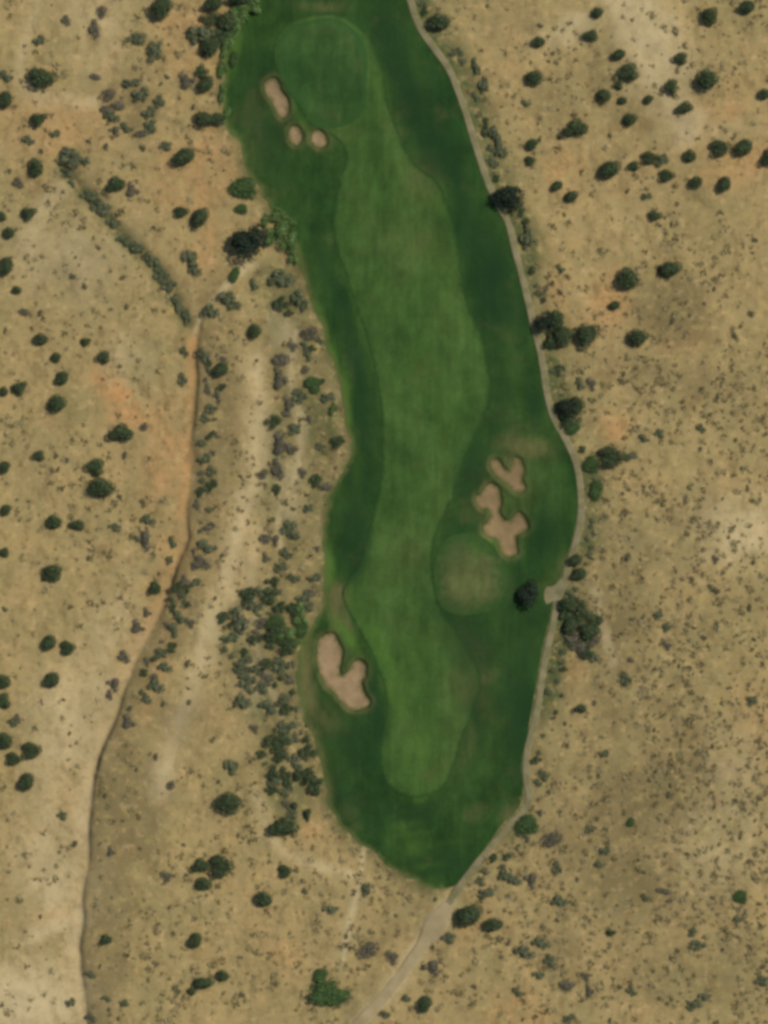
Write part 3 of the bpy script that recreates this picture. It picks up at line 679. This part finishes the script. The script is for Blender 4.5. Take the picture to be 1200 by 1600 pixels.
# bushes along the far side of the cart path
dpx = np.array(DITCH, float); n = 0
while n < 20:
    i = rnd.randrange(len(dpx) - 1); t = rnd.random(); p = dpx[i] * (1 - t) + dpx[i + 1] * t
    x, y = p[0] + rnd.uniform(-9, 9), p[1] + rnd.uniform(-7, 7); r = rnd.uniform(4, 8)
    put(rnd.choices(('sage_shrub', 'thicket_bush'), (4, 1))[0], x, y, r, r * rnd.uniform(.8, 1.3)); recs[-1]['wild'] = 'ditch'; n += 1
n = 0
while n < 44:
    y = rnd.uniform(545, 1125); x = float(np.interp(y, [b_[1] for b_ in BANK], [b_[0] for b_ in BANK])) + rnd.uniform(9, 40); r = rnd.uniform(4.5, 9.5)
    if not free(x, y, r, .7): continue
    put(rnd.choices(('sage_shrub', 'brush_clump', 'thicket_bush'), (4, 4, 1))[0], x, y, r, r * rnd.uniform(.8, 1.4)); taken.append((x, y, r)); recs[-1]['wild'] = 'bank'; n += 1
pxs = np.array(PATH, float); n = 0
while n < 70:
    i = rnd.randrange(len(pxs) - 1); t = rnd.random(); p = pxs[i] * (1 - t) + pxs[i + 1] * t; d = pxs[i + 1] - pxs[i]; d /= np.linalg.norm(d)
    o = rnd.uniform(14, 34); x, y = p[0] - d[1] * -o, p[1] - d[0] * o
    if d[1] > 0: x, y = p[0] + abs(d[1]) * o, p[1] - d[0] * o
    r = rnd.uniform(4, 8)
    if y < 0 or y > 1400 or in_poly(x, y, rough_px) or not free(x, y, r, .6): continue
    put(rnd.choices(('sage_shrub', 'thicket_bush'), (4, 1))[0], x, y, r, r * rnd.uniform(.8, 1.3)); taken.append((x, y, r)); recs[-1]['wild'] = 'path'; n += 1
path_lo = spline(PATH, False, 2.0); bank_px = np.stack([bank_w[:, 0] / S + 600, 800 - bank_w[:, 1] / S], -1)

def zone_side(x, y):
    if y < 470: bx = 330
    else: bx = float(np.interp(y, bank_px[:, 1], bank_px[:, 0]))
    if x > 700 or (x > 640 and y < 80): return 'E'
    if y > 1395 and x > 560: return 'S'
    return 'W' if x < bx else 'M'
def dens(x, y):
    if x > 760: return 0.95 if y > 330 else 0.30
    s = zone_side(x, y)
    if s == 'W': return 0.34 if y > 280 else 0.7
    if y > 1300: return 0.75
    return 0.45
clump = lambda x, y: float(fbm(np.array([x * 1.0]), np.array([y * 1.0]), 42, 2, 91)[0])
# larger desert shrubs as things of their own
n = 0
while n < 120:
    x, y = rnd.uniform(4, 1196), rnd.uniform(4, 1596); r = rnd.uniform(4.2, 6.6)
    if rnd.random() > dens(x, y) * (1 + 1.2 * clump(x, y)) or in_poly(x, y, rough_px) or not free(x, y, r + 3): continue
    w = W((x, y))
    if abs(seg_dist(np.array([w[0]]), np.array([w[1]]), path_lo)[0]) < 2.6 or abs(seg_dist(np.array([w[0]]), np.array([w[1]]), track_w)[0]) < 4 \
       or -5 < seg_dist(np.array([w[0]]), np.array([w[1]]), bank_w, side=True)[0] < 1.5: continue
    put('desert_shrub', x, y, r, r * rnd.uniform(.75, 1.25)); taken.append((x, y, r)); recs[-1]['wild'] = 'open'; n += 1

M_SCRUB2 = mat_leaf('desert_shrub_foliage', (.125,.118,.058,1), (.155,.135,.070,1), (.20,.18,.10,1))
SCR = [fol_mesh('desert_shrub', M_SCRUB2, 220, n, .13, flat=.55, seed=600 + i, spread=.6, lobe_r=(.3, .5)) for i, n in enumerate((4, 5, 6, 3))]

# ---- labels
W_BANDS = [(35,'at the top edge'),(70,'just below top edge'),(120,'level with upper green'),(165,'level with kidney bunker'),(220,'level with tiny bunkers'),(270,'just below tiny bunkers'),(350,'above the pale plateau'),
           (415,'beside the pale plateau'),(480,'beside the ditch foot'),(530,'just below ditch foot'),(575,'above the orange soil'),(650,'beside the orange soil'),(710,'just below orange soil'),(780,'well below orange soil'),
           (850,'level with cross bunker'),(925,'level with dry green'),(985,'just above forked bunker'),(1040,'level with forked bunker'),(1110,'at forked bunker foot'),(1160,'just below forked bunker'),(1200,'level with fairway end'),
           (1300,'level with turf bottom'),(1410,'below the turf level'),(1500,'near bottom left pale patch'),(1700,'near the bottom edge')]
E_BANDS = [(75,'close to top edge'),(112,'under the topmost junipers'),(145,'level with kidney bunker'),(175,'just below kidney bunker'),(215,'above the paired junipers'),
           (258,'level with juniper pair'),(325,'below the juniper pair'),(390,'above the brown slope'),(450,'atop the brown slope'),(520,'on the brown slope'),(600,'at brown slope foot'),(650,'above the path bend'),(700,'just above path bend'),
           (750,'at the path bend'),(800,'just below path bend'),(870,'above the path junction'),(935,'at the path junction'),(1040,'below the path junction'),(1120,'beside straight lower path'),(1200,'lower straight path stretch'),(1300,'by lowest path corner'),
           (1400,'right of path end'),(1450,'right of track top'),(1500,'right of track middle'),(1700,'near the bottom edge')]
SIDE = {'W': 'west of wash', 'M': 'between wash and turf', 'E': 'right of turf', 'S': 'by dirt track'}
DESC = {'juniper_tree': ('dark juniper', 'juniper'), 'green_bush': ('bright green bush', 'bush'), 'sage_shrub': ('sage shrub', 'shrub'), 'lime_bush': ('lime green bush', 'bush'),
        'brush_clump': ('brown brush clump', 'brush'), 'thicket_bush': ('dark dense bush', 'bush'), 'desert_shrub': ('olive shrub', 'shrub')}
GRP = {'juniper_tree': 'junipers scattered over the dry ground', 'green_bush': 'bright green bushes around the turf', 'sage_shrub': 'sage shrubs in clumps and ditches', 'lime_bush': 'lime green bushes fringing the turf',
       'brush_clump': 'leafless brush clumps on the sand', 'thicket_bush': 'dark bushes in the turf edge thicket', 'desert_shrub': 'small desert shrubs on the open ground'}
ORD = ['leftmost','second','third','fourth','fifth','sixth','seventh','eighth','ninth','tenth','eleventh','twelfth','thirteenth','fourteenth','fifteenth','sixteenth','seventeenth','eighteenth','nineteenth','twentieth']
zones = {}
for r in recs:
    s = zone_side(r['x'], r['y'])
    bands = E_BANDS if s in 'ES' else W_BANDS
    b = next(t for lim, t in bands if r['y'] < lim)
    r['z'] = (r['kind'], s, b); zones.setdefault(r['z'], []).append(r)
special = {(791,313): 'big dark juniper overhanging the cart path at upper right turf edge', (827,928): 'blackish round juniper on the turf left of the path junction',
           (394,380): 'largest near black juniper at the left turf edge above the thicket', (731,1431): 'large round juniper just right of the cart path end',
           (512,1554): 'wide low bright green oval bush at the bottom, left of the dirt track',
           (499,1527): 'small bright green bush touching the top of the wide bottom one', (955,712): 'lone large juniper just right of the eastern path bend',
           (186,677): 'large oval juniper directly below the bright orange soil', (440,1290): 'large dark juniper left of the turf bottom corner',
           (683,34): 'dark juniper touching the path at the top edge', (68,127): 'large lone olive juniper near the top left corner',
           (955,1457): 'tiny almost black bush alone on the lower right slope'}
for z, L in zones.items():
    L.sort(key=lambda r: r['y'])
    half = [L] if len(L) <= 12 else [L[:len(L) // 2], L[len(L) // 2:]]
    for hi, H_ in enumerate(half):
        H_.sort(key=lambda r: r['x'])
        for i, r in enumerate(H_):
            m = (r['rx'] + r['ry']) / 2
            size = 'large' if m > 17.5 else ('medium' if m > 12.5 else 'small')
            row = '' if len(half) == 1 else ('upper row ', 'lower row ')[hi]
            tail = '' if len(H_) == 1 else (', leftmost' if i == 0 else (', rightmost' if i == len(H_) - 1 else ', ' + ORD[min(i, 19)] + ' from left'))
            body = f"{DESC[z[0]][0]} {SIDE[z[1]]}, {row}{z[2]}{tail}"
            r['label'] = special.get((r['x'], r['y']), f"{size} {body}" if len(body.split()) < 16 else body)
pts = W(np.array([(r['x'] + 0.07 * r['rx'], r['y'] - 0.06 * r['ry']) for r in recs])); hz = height(pts[:, 0], pts[:, 1])
LIB = {'juniper_tree': JUN, 'green_bush': GRN, 'sage_shrub': SAG, 'brush_clump': BRU, 'thicket_bush': DRK, 'lime_bush': LIM, 'desert_shrub': SCR}
for r, p, z in zip(recs, pts, hz):
    k = r['kind']; sx, sy = r['rx'] * S * 1.05, r['ry'] * S * 1.05; m = (sx + sy) / 2
    me = rnd.choice(DKJ if (r['x'], r['y']) in ((394,380),(827,928),(791,313),(955,457),(846,506),(881,640),(325,132)) else LIB[k]); ang = rnd.choice((0, math.pi)) + rnd.uniform(-.25, .25)
    if r['x'] == 512: me, ang = GRN[2], 0.1
    if k in ('juniper_tree', 'green_bush'):
        o = bpy.data.objects.new(k, None); o.empty_display_size = .5; link(o)
        link(bpy.data.objects.new('trunk', rnd.choice(TRK)), o); link(bpy.data.objects.new('crown', me), o)
        hgt = m * (.86 if k == 'juniper_tree' else .42)
    else:
        o = link(bpy.data.objects.new(k, me)); hgt = m * .7
    o.location = (p[0], p[1], z - 0.05 + (0.04 if r.get('wild') is None else 0)); o.rotation_euler = (0, 0, ang); o.scale = (sx, sy, hgt)
    tag(o, r['label'], DESC[k][1], GRP[k])

# the smallest scrub, thousands of tufts: one object
n = 4200; xs = []; tries = 0
cx = rng.uniform(-20, 1220, 40000); cy = rng.uniform(-20, 1620, 40000)
ww = W(np.stack([cx, cy], -1))
cl = fbm(cx, cy, 42, 2, 91); cl2 = fbm(cx, cy, 130, 2, 191)
dn = np.where(cx > 760, np.where(cy > 330, .95, .35), np.where(cy > 1300, .6, .42)) * np.clip(0.85 + 1.9 * cl + 1.0 * cl2, 0.06, 2.2)
bankd = seg_dist(ww[:, 0], ww[:, 1], bank_w, side=True)
dn = np.where((bankd < -1) & (cy > 1000) & (cx < 330), dn * .35, dn)
ok = (rng.uniform(0, 1, 40000) < dn * .38) & (sdf(ww[:, 0], ww[:, 1], rough_w, 5) < -0.6)
ok &= (np.abs(seg_dist(ww[:, 0], ww[:, 1], path_lo)) > 1.8) & (seg_dist(ww[:, 0], ww[:, 1], track_w) > 3.0) & ((bankd < -5.5) | (bankd > .8) | (cy < 500))
sel = ww[ok]; N = len(sel); hz = height(sel[:, 0], sel[:, 1])
per = 15
sz = .45 + .85 * rng.uniform(0, 1, N) ** 1.8 * (1 + .3 * rng.uniform(-1, 1, N))
ang = rng.uniform(0, 2 * np.pi, (N, per)); q = rng.uniform(0, 1, (N, per)) ** .7
P = np.stack([sel[:, 0, None] + sz[:, None] * q * np.cos(ang), sel[:, 1, None] + sz[:, None] * q * np.sin(ang), hz[:, None] + sz[:, None] * .32 * rng.uniform(.1, 1, (N, per)) * (1.1 - q)], -1).reshape(-1, 3)
M_ = len(P); nr = rng.normal(size=(M_, 3)) + np.array([0, 0, 1.3]); nr /= np.linalg.norm(nr, axis=1)[:, None]
t = np.cross(nr, rng.normal(size=(M_, 3))); t /= np.linalg.norm(t, axis=1)[:, None]; b = np.cross(nr, t)
s = (np.repeat(sz, per) * rng.uniform(.26, .5, M_))[:, None]
V = np.stack([P - t * s, P - b * s * .7, P + t * s, P + b * s * .7], 1).reshape(-1, 3)
me = mesh_np('scrub', V, np.arange(M_ * 4).reshape(-1, 4), M_SCRUB, {'leaf': np.repeat(np.repeat(rng.uniform(0, 1, N), per), 4)}, False)
tag(link(bpy.data.objects.new('scrub', me)), 'tiny dry tufts and scrub dotted over the sandy ground', 'scrub', kind='stuff')
print('plants', len(recs), 'scrub', N)
